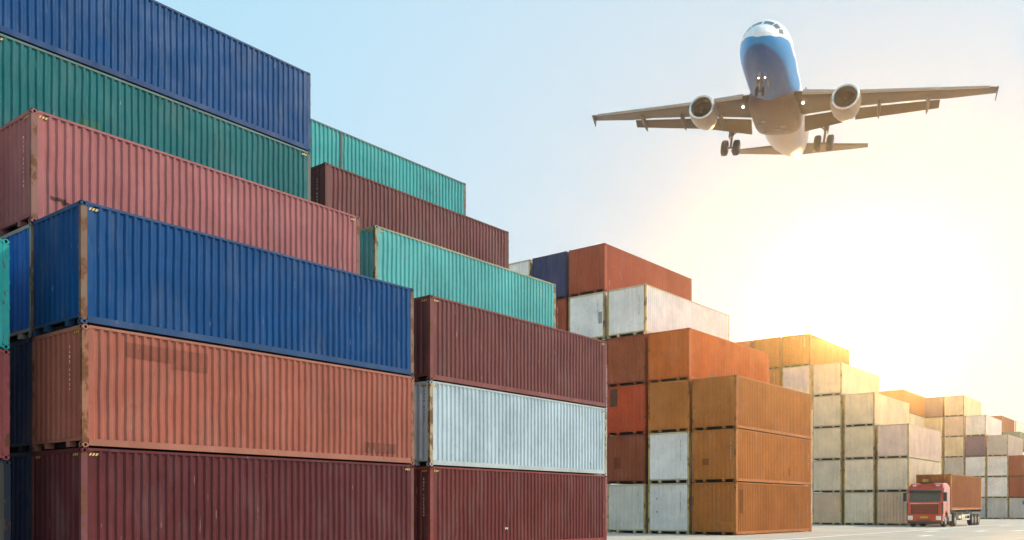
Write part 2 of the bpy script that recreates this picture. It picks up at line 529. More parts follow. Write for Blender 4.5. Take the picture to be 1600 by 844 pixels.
# ------------------------------------------------------------------ the stacks
# group: near front corner (x, y), heading, spacing of rows
GR = {'A': ((-6.161, 21.600), 0.769, 2.452), 'B': ((2.922, 31.171), 0.770, 2.522), 'C': ((21.23, 49.796), 0.775, 2.602),
      'D': ((48.106, 78.339), 0.767, 2.613), 'F': ((75.187, 123.562), 0.765, 2.55), 'E': ((92.886, 124.376), 0.771, 2.538),
      'H': ((113.0, 158.0), 0.771, 2.55), 'I': ((122.2, 167.3), 0.771, 2.55), 'G': ((-16.37, 12.955), 0.771, 2.5)}
def srgb(r, g, b):
    f = lambda c: (c/255/12.92) if c/255 <= 0.04045 else ((c/255+0.055)/1.055)**2.4
    return (f(r), f(g), f(b))
COLS = {
 'blue': (0.001, 0.052, 0.175), 'blue_top': (0.001, 0.056, 0.185), 'blue_bright': (0.010, 0.115, 0.42),
 'navy':    (0.030, 0.045, 0.110), 'salmon': (0.315, 0.094, 0.063), 'pink': (0.335, 0.112, 0.112),
 'maroon': (0.098, 0.021, 0.024), 'maroon2': (0.158, 0.048, 0.045), 'maroon3': (0.150, 0.032, 0.029),
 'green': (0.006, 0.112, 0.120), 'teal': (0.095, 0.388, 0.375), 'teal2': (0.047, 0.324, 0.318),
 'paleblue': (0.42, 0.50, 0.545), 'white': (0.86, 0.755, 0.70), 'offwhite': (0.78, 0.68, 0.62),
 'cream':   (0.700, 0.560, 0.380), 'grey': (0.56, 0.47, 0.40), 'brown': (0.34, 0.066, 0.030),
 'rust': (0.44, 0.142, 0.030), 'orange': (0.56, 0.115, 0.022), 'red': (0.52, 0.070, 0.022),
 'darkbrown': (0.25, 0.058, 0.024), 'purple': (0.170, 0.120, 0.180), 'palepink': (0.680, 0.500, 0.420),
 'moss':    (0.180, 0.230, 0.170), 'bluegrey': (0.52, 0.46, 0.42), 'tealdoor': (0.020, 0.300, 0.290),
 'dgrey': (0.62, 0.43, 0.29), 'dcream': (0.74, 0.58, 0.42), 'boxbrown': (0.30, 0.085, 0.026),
 'redbox':  (0.260, 0.060, 0.060),
}
YF = (0.520, 0.340, 0.120)      # rust-yellowed frame of the white boxes

def container(g, row, tier, colname, label, frame=None, rust=0.25, H=HC, haz=False, group=None, simple=False, codes=(), patches=(), zoff=None, name='shipping_container', tint=1.0, post=None):
    (x0, y0), th, sp = GR[g]
    d = Vector((math.sin(th), math.cos(th), 0)); n = Vector((-math.cos(th), math.sin(th), 0))
    j = rng.uniform(-0.025, 0.025)
    p = Vector((x0, y0, 0)) + d*(L/2 + j) + n*(sp*row + W/2 + rng.uniform(-0.004, 0.004))
    z = (tier - 1) * (H + 0.010) + 0.004 if zoff is None else zoff
    root = empty(name, (p.x, p.y, z), math.atan2(d.y, d.x))
    c = COLS[colname]
    v = rng.uniform(0.95, 1.05) * tint
    pc = (c[0]*v, c[1]*v, c[2]*v, rust*0.35)
    fc = frame if frame else tuple(q*0.80 for q in c)
    if frame is YF:                           # white boxes: yellowed posts, rails only half so
        post, fc = YF, (0.56, 0.44, 0.28)
    pcol = (*(post or fc), min(1.0, rust + 0.40))
    fc = (*fc, rust * 0.5)
    kc = (0.03, 0.03, 0.03, 0)
    worn = WORN[rng.randrange(len(WORN))] if (g in ('A', 'B') and not simple) else None
    first_side = True
    for it in parts_for(H):
        nm, me, w = it[:3]
        if nm == 'side_panel' and first_side:
            first_side = False
            if worn: me = worn
        if simple and nm in ('corner_casting', 'top_end_rail', 'bottom_end_rail'):
            continue
        o = link(nm, me, root, pcol if nm == 'corner_post' else {'p': pc, 'f': fc, 'k': kc}[w])
        if len(it) > 3 and not simple and g in ('A', 'B', 'G'):
            link(it[3][0], it[3][1], o, kc)
    if haz:
        for k in (haz if isinstance(haz, tuple) else (0, 1, 2, 3)):
            link('hazard_marking', HAZ[k], root)
    for args in codes:
        link('code_marking', code_mesh(*args), root)['kind'] = 'stuff'
    for (face, u0, u1, za, zb, pcol) in patches:
        link('paint_patch', patch_mesh(face, u0, u1, za, zb), root, (*pcol, 0.1))
    tag(root, label, 'container', group)
    return root

GA = 'containers of the nearest stack at the left'
GB = 'containers of the second stack'
GC = 'containers of the third stack across the lane'
GD = 'containers of the sunlit stack beside the truck'
GE = 'containers of the far stacks behind the truck'
def dk(c, k): return tuple(q*k for q in COLS[c])

# --- stack A, nearest
container('A', 0, 1, 'maroon', 'maroon container on the ground at the foot of the nearest stack, under the salmon one', frame=dk('maroon', 1.1), rust=0.12, post=(0.17, 0.055, 0.060), haz=(0, 1, 2, 3), group=GA)
container('A', 0, 2, 'salmon', 'salmon orange container between the dark blue and the maroon one in the nearest stack', frame=(0.34, 0.13, 0.09), rust=0.30, post=(0.30, 0.13, 0.08), haz=(2,), group=GA,
          codes=[('end', 11, MARK_W, -0.62, 9, 2.45)], patches=[('side', -4.9, -2.4, 2.25, 2.62, (0.245, 0.075, 0.051)), ('side', -3.55, -2.4, 2.12, 2.25, (0.245, 0.075, 0.051)), ('side', 3.7, 5.2, 0.30, 0.62, (0.19, 0.060, 0.042))])
container('A', 0, 3, 'blue', 'dark blue container with rusty corner post on top of the salmon one', frame=(0.020, 0.060, 0.15), rust=0.32, group=GA, haz=(0,), post=(0.20, 0.12, 0.085))
container('A', 1, 1, 'navy', 'dark navy container on the ground beside the maroon one, far left', frame=dk('navy', .7), rust=0.1, group=GA, tint=.8)
container('A', 1, 2, 'navy', 'dark navy container beside the salmon one at the left edge', frame=dk('navy', .7), rust=0.1, group=GA, tint=.8)
container('A', 1, 3, 'blue_bright', 'bright blue container end at the left edge under the pink container', frame=(0.30, 0.31, 0.29), rust=0.12, group=GA)
container('A', 1, 4, 'pink', 'dusty pink container behind and above the dark blue one, fourth tier', frame=dk('pink', .95), rust=0.20, post=(0.22, 0.105, 0.085), haz=(0, 1, 3, 2), group=GA, codes=[('end', 5, MARK_W, -0.78, 11, 2.3)], patches=[('side', -5.55, -5.12, 0.72, 0.80, (0.07, 0.035, 0.025)), ('side', -5.20, -4.95, 0.66, 0.73, (0.06, 0.03, 0.022))])
container('A', 2, 5, 'green', 'dark green container under the topmost blue one of the nearest stack', frame=(0.10, 0.17, 0.15), rust=0.22, post=(0.13, 0.14, 0.12), haz=(0, 1), group=GA, patches=[('side', -3.25, -2.6, 0.75, 1.35, (0.030, 0.125, 0.085))])
container('A', 2, 6, 'blue_top', 'blue container topmost at the upper left corner against the sky', frame=(0.010, 0.045, 0.14), rust=0.12, group=GA)

# --- stack B
container('B', 0, 1, 'maroon3', 'maroon container on the ground under the pale blue one in the second stack', frame=dk('maroon3', 1.5), rust=0.15, haz=(0, 2, 3), group=GB,
          codes=[('end', 21, MARK_W, -0.92, 11, 2.5)], patches=[('side', -1.58, -1.45, 0.68, 0.75, (0.8, 0.78, 0.74))])
container('B', 0, 2, 'paleblue', 'pale blue white container with rusty posts in the second stack', frame=(0.40, 0.44, 0.44), post=(0.40, 0.31, 0.19), rust=0.34, haz=(0, 1, 2), group=GB, codes=[('end', 22, MARK_K, -0.95, 9, 2.6), ('side', 23, MARK_K, 5.55, 10, 2.3)])
container('B', 0, 3, 'maroon2', 'brownish maroon container on top of the pale blue one', frame=dk('maroon2', 1.2), rust=0.2, haz=(0, 1, 2, 3), group=GB)
container('B', 1, 4, 'teal', 'light teal container above and behind the brownish maroon one, fourth tier', frame=(0.30, 0.31, 0.20), rust=0.30, haz=(0, 2, 3), group=GB)
container('B', 2, 5, 'maroon2', 'maroon container between two teal ones in the upper second stack', frame=dk('maroon2', .8), rust=0.18, group=GB, codes=[('end', 31, MARK_W, -0.75, 11, 2.4)])
b6 = container('B', 3, 6, 'teal2', 'light teal container topmost of the second stack, with an upright seam', frame=(0.10, 0.14, 0.13), rust=0.28, group=GB)
mb = MB(); mb.box(-2.72, -2.60, -W/2 + 0.006, -W/2 + 0.03, 0.2, HC - 0.06)
link('seam_post', mb.mesh('seam_post', [FRAME]), b6, (0.10, 0.09, 0.085, 0.5))

# --- stack C
dent_box = container('C', 0, 1, 'rust', 'rust brown container on the ground at the corner of the third stack, dented end', frame=dk('rust', .9), rust=0.18, group=GC, codes=[('side', 41, MARK_W, 5.4, 4, 1.6)], patches=[('side', -5.6, -5.1, 1.2, 2.5, dk('rust', .62))])
mb = MB()
for k in range(8):
    y0_, y1_ = -0.95 + k*0.10, -0.85 + k*0.10
    d0, d1 = 0.05*math.sin(math.pi*k/8), 0.05*math.sin(math.pi*(k+1)/8)
    xo = -L/2 + 0.013
    mb.face([(xo-d0, y0_, 0.66), (xo-d1, y1_, 0.66), (xo+0.03, y1_, 0.74), (xo+0.03, y0_, 0.74)])
    mb.face([(xo, y0_, 0.46), (xo, y1_, 0.46), (xo-d1, y1_, 0.66), (xo-d0, y0_, 0.66)])
link('dent', mb.mesh('dent', [PANEL], False), dent_box, (*dk('rust', 1.0), 0.1))
container('C', 0, 2, 'rust', 'rust brown container in the middle tier of the third stack corner', frame=dk('rust', .95), rust=0.16, group=GC, tint=1.06,
          codes=[('end', 42, MARK_W, -0.93, 10, 2.45), ('side', 43, MARK_W, 5.45, 9, 2.0)], patches=[('end', 0.28, 0.66, 0.95, 1.32, dk('rust', .55)), ('side', 1.9, 2.3, 0.5, 1.0, dk('rust', .7))])
container('C', 0, 3, 'rust', 'rust brown container on the third tier at the third stack corner', frame=dk('rust', .9), rust=0.18, group=GC, haz=(2,), tint=.94)
container('C', 1, 1, 'offwhite', 'off white container on the ground with two dark dots on its end', frame=YF, rust=0.25, group=GC, codes=[('end', 51, MARK_K, -0.72, 10, 2.4)], patches=[('end', 0.68, 0.74, 1.98, 2.06, (0.1, 0.09, 0.09)), ('end', 0.66, 0.72, 1.22, 1.30, (0.1, 0.09, 0.09))])
container('C', 1, 2, 'white', 'white container with yellowed frame above the dotted off white one', frame=YF, rust=0.22, group=GC, codes=[('end', 52, MARK_K, -0.72, 10, 2.45)])
container('C', 1, 3, 'rust', 'ochre brown container end above the white one with yellowed frame', frame=dk('rust', 1.1), rust=0.2, group=GC, tint=1.15)
container('C', 1, 4, 'orange', 'orange red container on the fourth tier of the third stack', frame=dk('orange', .9), rust=0.1, group=GC, patches=[('side', -3.1, -2.3, 0.25, 0.6, (0.30, 0.17, 0.12))])
container('C', 2, 1, 'grey', 'light grey container on the ground next to the second stack', frame=YF, rust=0.22, group=GC, tint=1.25, codes=[('end', 53, MARK_K, -0.75, 10, 2.4)])
container('C', 2, 2, 'darkbrown', 'dark brown container above the light grey one on the ground', frame=dk('darkbrown', .9), rust=0.15, group=GC, tint=1.2, patches=[('end', 0.35, 0.78, 0.9, 1.6, dk('darkbrown', .8))])
container('C', 2, 3, 'red', 'bright rust red container end with a dark stain at its corner', frame=dk('red', .9), rust=0.12, group=GC, patches=[('end', 0.55, 1.05, 1.7, 2.75, (0.16, 0.06, 0.035))])
container('C', 2, 4, 'darkbrown', 'brown container end beside the orange red one on the fourth tier', frame=dk('brown', .9), rust=0.15, group=GC, tint=1.35)
container('C', 2, 5, 'white', 'cream white container with yellowed corner post on the fifth tier', frame=YF, rust=0.20, group=GC, codes=[('end', 54, MARK_K, -0.80, 10, 2.3)])
container('C', 3, 5, 'white', 'lavender white container end beside the cream white one on the fifth tier', frame=YF, rust=0.18, group=GC, codes=[('end', 55, MARK_K, -0.76, 10, 2.4)], patches=[('end', -1.05, -0.80, 1.0, 1.7, (0.34, 0.32, 0.31))])
container('C', 3, 6, 'brown', 'reddish brown container topmost of the third stack', frame=dk('brown', .9), rust=0.14, group=GC, codes=[('side', 56, MARK_W, -5.5, 3, 0.75)], tint=1.15)
container('C', 4, 5, 'brown', 'narrow strip of brown container end with a white code, right of the light teal one', frame=dk('brown', .9), rust=0.14, group=GC, codes=[('end', 57, MARK_W, -0.6, 11, 2.45)])
container('C', 4, 6, 'navy', 'navy container end on the top tier beside the reddish brown one', frame=dk('navy', .9), rust=0.12, group=GC, tint=1.2)
container('C', 5, 6, 'white', 'white container end on the top tier, leftmost of the third stack', frame=YF, rust=0.18, group=GC)

# --- stack D (sunlit, beside the truck)
DT = [ # row, tier, colour, label
 (0, 1, 'dgrey', 'grey container on the ground directly behind the truck cab'),
 (0, 2, 'dcream', 'pale pink grey ribbed container above and behind the truck cab, second tier'),
 (0, 3, 'palepink', 'pale pink container above the truck, top of the front row'),
 (1, 1, 'dcream', 'rust spotted pale container on the ground, second from the truck cab'),
 (1, 2, 'dcream', 'pale container with rust specks on the second tier, second from the truck'),
 (1, 3, 'cream', 'cream ribbed container on the third tier, middle of three'),
 (1, 4, 'cream', 'cream container with plain pinkish side on the fourth tier'),
 (2, 1, 'dgrey', 'dull grey container on the ground right of the rust brown stack corner'),
 (2, 2, 'dcream', 'pale container on the second tier right of the rust brown stack corner'),
 (2, 3, 'cream', 'cream container on the third tier right of the rust brown stack'),
 (2, 4, 'cream', 'cream container on the fourth tier under the sun glow'),
 (2, 5, 'cream', 'pale yellow container on the fifth tier right below the sun'),
 (3, 5, 'palepink', 'pale container end with broad ribs under the long brown top row'),
 (3, 6, 'rust', 'brown container at the right end of the top row next to the sun'),
 (4, 5, 'rust', 'narrow brown container end with white code left of the broad ribbed one'),
 (4, 6, 'rust', 'brown container in the middle of the long top row near the sun'),
 (5, 6, 'brown', 'brown container at the left end of the long top row near the sun'),
]
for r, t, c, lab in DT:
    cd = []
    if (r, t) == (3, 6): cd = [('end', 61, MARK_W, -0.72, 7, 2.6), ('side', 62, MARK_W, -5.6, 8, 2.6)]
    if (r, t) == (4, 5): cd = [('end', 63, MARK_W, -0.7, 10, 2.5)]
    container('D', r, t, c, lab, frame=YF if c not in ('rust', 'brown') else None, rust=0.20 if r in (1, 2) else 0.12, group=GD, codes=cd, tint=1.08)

# --- far stacks
ET = [
 ('F', 0, 6, 'rust', 'tan brown container topmost behind the pale stack, left of the purple brown one'),
 ('F', 0, 5, 'cream', 'cream container under the tan brown one behind the pale stack'),
 ('F', 1, 6, 'rust', 'tan brown container end beside the pale yellow fifth tier container'),
 ('E', 4, 6, 'purple', 'purple brown container end on the top tier of the far stack'),
 ('E', 3, 6, 'cream', 'cream container topmost of the far stack, right of the purple brown one'),
 ('E', 4, 5, 'cream', 'rust striped cream container end under the purple brown one'),
 ('E', 3, 5, 'palepink', 'pale pinkish container end under the topmost cream one of the far stack'),
 ('E', 2, 5, 'white', 'whitish container with bright side on the fifth tier of the far stack'),
 ('E', 4, 4, 'cream', 'cream container end half hidden behind the pale pink stack, fourth tier'),
 ('E', 3, 4, 'cream', 'cream container end with a rust drip, left of the purple one'),
 ('E', 2, 4, 'purple', 'purple container end in the middle of the far stack'),
 ('E', 1, 4, 'grey', 'grey ribbed container with pink side, right of the purple one'),
 ('E', 4, 3, 'cream', 'cream container end half hidden behind the pale pink stack, third tier'),
 ('E', 3, 3, 'grey', 'grey ribbed container end just above the truck box, left of the white one'),
 ('E', 2, 3, 'white', 'white container end just above the right part of the truck box'),
 ('E', 1, 3, 'offwhite', 'pale container end left of the upper brown one at the right edge'),
 ('E', 0, 3, 'brown', 'upper of two brown containers at the right edge of the far stack'),
 ('E', 1, 2, 'offwhite', 'pale container end right beside the truck box, second tier'),
 ('E', 2, 2, 'offwhite', 'sliver of a pale container showing right of the truck box, second tier'),
 ('E', 2, 1, 'bluegrey', 'sliver of a pale container on the ground behind the trailer tail'),
 ('E', 0, 2, 'brown', 'lower of two brown containers at the right edge of the far stack'),
 ('E', 1, 1, 'bluegrey', 'pale blue grey container on the ground behind the trailer wheels'),
 ('E', 0, 1, 'bluegrey', 'blue grey container with dark mark on the ground at the right edge'),
 ('H', 0, 6, 'darkbrown', 'brown container topmost at the right edge, behind the whitish one'),
 ('H', -1, 5, 'moss', 'grey green container at the right edge above the pink sided one'),
 ('I', 0, 6, 'white', 'white container cut off by the right edge, behind the brown topmost one'),
]
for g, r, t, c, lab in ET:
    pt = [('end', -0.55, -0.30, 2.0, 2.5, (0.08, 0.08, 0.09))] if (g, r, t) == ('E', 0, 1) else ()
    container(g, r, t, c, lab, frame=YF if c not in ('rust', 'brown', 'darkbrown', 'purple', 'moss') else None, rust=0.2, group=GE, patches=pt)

# --- old standard-height stack cut off by the left edge
for t, c, lab in ((1, 'grey', 'grey container on the ground, cut off by the left edge'), (2, 'redbox', 'dull red container corner with hinges cut off by the left edge'), (3, 'tealdoor', 'teal container corner with door hinges cut off by the left edge')):
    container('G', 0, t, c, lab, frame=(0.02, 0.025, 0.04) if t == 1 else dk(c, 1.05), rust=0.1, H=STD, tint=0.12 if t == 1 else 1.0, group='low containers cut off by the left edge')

# unseen taller rows added behind that left-hand bay to keep the sky off the end walls
for r, c in ((1, 'grey'), (2, 'maroon3'), (3, 'navy')):
    for t in range(1, 6):
        container('G', r, t, c, 'unseen container added outside the left edge to shade the end walls', simple=True, H=STD, group='unseen shading containers added outside the left edge')

# ------------------------------------------------------------------ lane markings on the yard
def stripe(a, b, w, name, label):
    a = Vector(a); b = Vector(b); d = (b - a).normalized(); n = Vector((-d.y, d.x, 0)) * w / 2
    mb = MB(); z = Vector((0, 0, 0.004))
    mb.face([a - n + z, b - n + z, b + n + z, a + n + z])
    o = link(name, mb.mesh(name, [RPAINT], False)); o['kind'] = 'structure'
    return o
p0 = gp(1235, 842.5); 
stripe(p0 - DV*10, p0 + DV*60, 0.26, 'lane_line', '')
for u, v, ln in ((1437, 838, 2.6), (1446, 831, 3.4), (1525, 830.5, 3.2), (1585, 830.0, 3.4), (1560, 822.5, 5.0)):
    p = gp(u, v)
    stripe(p, p + DV*ln, 0.42, 'lane_dash', '')

# ------------------------------------------------------------------ airliner
def airliner_paint():
    m, nt, b = new_mat('airliner_paint')
    tc = N(nt, 'ShaderNodeTexCoord'); sp = N(nt, 'ShaderNodeSeparateXYZ')
    nt.links.new(tc.outputs['Object'], sp.inputs[0])
    X, Y, Z = sp.outputs
    # belly line: starts as an arc under the radome, rises to the flank, ends in a sweep behind the wing root
    t = ramp(nt, Y, -14.9, -11.5, 0.0, 1.0)
    t = math_n(nt, 'POWER', t, 0.55)
    line = ramp(nt, t, 0.0, 1.0, -1.02, -0.02)
    wob = ramp(nt, noise(nt, tc.outputs['Object'], 0.35, 2), 0.3, 0.7, -0.12, 0.12)
    line = math_n(nt, 'ADD', line, wob)
    below = math_n(nt, 'LESS_THAN', Z, line)
    fwd = math_n(nt, 'LESS_THAN', math_n(nt, 'ADD', Y, math_n(nt, 'MULTIPLY', Z, 2.2)), -2.5)
    blue = math_n(nt, 'MULTIPLY', below, fwd)
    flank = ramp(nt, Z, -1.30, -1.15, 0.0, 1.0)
    bc = mix(nt, flank, (0.003, 0.085, 0.27), (0.001, 0.25, 0.62))  # blue darkened low on the belly: its shade is put into the colour
    aft = math_n(nt, 'MULTIPLY', math_n(nt, 'GREATER_THAN', Y, 2.0), math_n(nt, 'LESS_THAN', Z, 0.25))  # mask for the white aft underside, greyed to stand in for its shade
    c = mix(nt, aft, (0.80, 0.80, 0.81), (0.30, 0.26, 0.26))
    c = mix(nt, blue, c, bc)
    dirt = ramp(nt, noise(nt, mapping(nt, tc.outputs['Object'], (2, 0.25, 2)), 1.5, 6, 0.65), 0.5, 0.8, 0, 0.3)
    c = mix(nt, dirt, c, (0.22, 0.19, 0.17))
    nt.links.new(c, b.inputs['Base Color'])
    b.inputs['Roughness'].default_value = 0.30
    b.inputs['Specular IOR Level'].default_value = 0.18
    b.inputs['Coat Weight'].default_value = 0.0
    return m
AIRP = airliner_paint()
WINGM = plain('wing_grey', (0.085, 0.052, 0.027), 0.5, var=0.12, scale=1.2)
NACM = plain('nacelle_grey', (0.30, 0.22, 0.16), 0.32, var=0.1, scale=1.5)
LIPM = plain('bare_metal_lip', (0.75, 0.74, 0.72), 0.22, 0.9, var=0.05)
FANM = plain('fan_titanium', (0.05, 0.038, 0.03), 0.4, 0.5)
DUCTM = plain('intake_duct', (0.06, 0.045, 0.036), 0.6)
TYRE = plain('tyre_rubber', (0.025, 0.024, 0.023), 0.8)
STRUT = plain('gear_strut', (0.12, 0.085, 0.06), 0.4, 0.3)
GLASSD = plain('cockpit_glass', (0.03, 0.05, 0.05), 0.08, var=0.02)
LAMP = plain('landing_lamp', (1.0, 0.88, 0.62), 0.3, emit=9.0)
SEAM = plain('panel_seam', (0.20, 0.18, 0.17), 0.5)

plane = empty('airliner', (38.98, 82.68, 38.70))
plane.rotation_mode = 'YXZ'
plane.rotation_euler = (math.radians(1.99), math.radians(8.01), math.radians(-30.19))
tag(plane, 'white and blue twin engined airliner flying low overhead with landing gear down', 'airplane')
def A3(xa, ya, za): return Vector((ya, xa - 15.0, za))

# fuselage
ST = [(0.0,0.03,-0.62),(0.12,0.30,-0.61),(0.35,0.55,-0.58),(0.8,0.86,-0.50),(1.4,1.14,-0.40),(2.1,1.38,-0.29),(3.0,1.62,-0.17),(4.2,1.83,-0.07),(5.6,1.95,-0.01),(7.0,1.98,0),(10,1.98,0),(14,1.98,0),(18,1.98,0),(22,1.98,0),
      (24.5,1.95,0.05),(27,1.80,0.20),(29.5,1.55,0.42),(32,1.20,0.66),(34.5,0.80,0.88),(36.6,0.45,1.02),(38.0,0.22,1.10)]
mb = MB(); rings = []
NS = 40
UP = {0.35: .96, 0.8: .87, 1.4: .80, 2.1: .95, 3.0: 1.03, 4.2: 1.03, 5.6: 1.01}
for xa, r, zc in ST:
    ring = []
    for i in range(NS):
        t = 2*math.pi*i/NS
        y, z = r*math.cos(t), r*math.sin(t)
        if z > 0: z *= UP.get(xa, 1.0)          # windscreen step
        ring.append(A3(xa, y, zc + z*1.03))
    rings.append(ring)
mb.loft(rings, 0, True)
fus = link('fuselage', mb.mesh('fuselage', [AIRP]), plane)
mb = MB(); mb.bar(A3(38.0, 0, 1.10), A3(38.5, 0, 1.13), 0.20, 16, r2=0.17)
link('tail_exhaust', mb.mesh('tail_exhaust', [DUCTM]), plane)
# cockpit panes follow the nose surface
def nose_pt(xa, t, lift=0.012):
    for (x0, r0, z0), (x1, r1, z1) in zip(ST[:-1], ST[1:]):
        if x0 <= xa <= x1:
            k = (xa-x0)/(x1-x0); r = r0+(r1-r0)*k + lift; zc = z0+(z1-z0)*k
            z = r*math.sin(t)
            if z > 0: z *= UP.get(x0, 1.0) + (UP.get(x1, 1.0) - UP.get(x0, 1.0))*k
            return A3(xa, r*math.cos(t), zc + z*1.03)
for s_ in (-1, 1):
    for (ta, tb, xa, xb) in ((3, 36, 1.46, 2.06), (39, 60, 1.50, 2.30), (63, 78, 1.75, 2.50)):
        mb = MB()
        cols = 5
        for i in range(cols):
            for j in range(3):
                def P_(i_, j_):
                    t = math.radians(90 - s_*(ta + (tb-ta)*i_/cols))
                    sh = (ta + (tb-ta)*i_/cols)/76*0.25
                    return nose_pt(xa + (xb-xa)*j_/3 + sh*0.4, t, 0.014)
                mb.face([P_(i, j), P_(i+1, j), P_(i+1, j+1), P_(i, j+1)], 0, True)
        link('cockpit_window', mb.mesh('cockpit_window', [GLASSD], False), plane)
# cabin windows along both flanks
for s_ in (-1, 1):
    mbw = MB(); y = s_*1.992*math.cos(math.asin(0.42/1.98)); z = 0.42
    mbw.face([(y*1.001, -0.11, z-0.17), (y*1.001, 0.11, z-0.17), (y*0.982, 0.11, z+0.17), (y*0.982, -0.11, z+0.17)])
    wme = mbw.mesh('cabin_window', [GLASSD], False)
    for k in range(34):
        link('cabin_window', wme, plane).location = (0, 6.2 + k*0.62 - 15, 0)

# belly fairing
def sup(a, b, n_, e, xa, zc):
    r = []
    for i in range(n_):
        t = 2*math.pi*i/n_
        c, s_ = math.cos(t), math.sin(t)
        r.append(A3(xa, a*math.copysign(abs(c)**e, c), zc + b*math.copysign(abs(s_)**e, s_)))
    return r
mb = MB()
FA = [(10.2,0.7,0.25,-1.62),(10.9,1.55,0.75,-1.42),(11.8,1.88,1.05,-1.30),(13.2,1.98,1.25,-1.22),(16,2.0,1.30,-1.20),(17.8,2.0,1.26,-1.20),(18.9,1.92,1.12,-1.22),(19.6,1.68,0.90,-1.25),(20.0,1.25,0.60,-1.30),(20.2,0.6,0.3,-1.38)]
mb.loft([sup(a, b, 36, 0.62, xa, zc) for xa, a, b, zc in FA], 0, True)
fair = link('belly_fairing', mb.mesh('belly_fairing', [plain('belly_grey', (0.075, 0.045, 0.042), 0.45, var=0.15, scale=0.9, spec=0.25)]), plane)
for (xa, y, w, l) in ((14.5, -0.8, 0.35, 0.5), (16.2, 0.7, 0.45, 0.4), (17.8, -0.9, 0.3, 0.3), (17.0, 0.2, 0.5, 0.25), (15.6, -1.2, 0.25, 0.4), (17.6, 0.9, 0.3, 0.3)):
    mb = MB(); z = -2.50
    mb.box(y-w/2, y+w/2, xa-15-l/2, xa-15+l/2, z-0.02, z+0.05)
    link('vent_panel', mb.mesh('vent_panel', [SEAM]), fair)

# wings
def airfoil(xle, chord, ya, z, thick, twist=0.0, n_=14):
    up, lo = [], []
    for i in range(n_+1):
        t = 0.5*(1 - math.cos(math.pi*i/n_))
        yt = thick*5*(0.2969*math.sqrt(t) - 0.126*t - 0.3516*t*t + 0.2843*t**3 - 0.1030*t**4)
        cam_ = 0.02*(1-(2*t-1)**2)
        up.append(A3(xle + chord*t, ya, z + chord*(cam_ + yt))); lo.append(A3(xle + chord*t, ya, z + chord*(cam_ - yt)))
    return up + lo[::-1][1:-1]
def wing_line(y):                    # leading edge, chord, height over the span
    y = abs(y)
    K = [(1.6, 11.45, 6.9, -1.25), (6.2, 12.75, 4.25, -1.10), (16.45, 14.30, 1.45, -0.98)]
    for (a, b) in zip(K[:-1], K[1:]):
        if y <= b[0] or b is K[-1]:
            k = (y-a[0])/(b[0]-a[0])
            return tuple(a[i]+(b[i]-a[i])*k for i in (1, 2, 3))
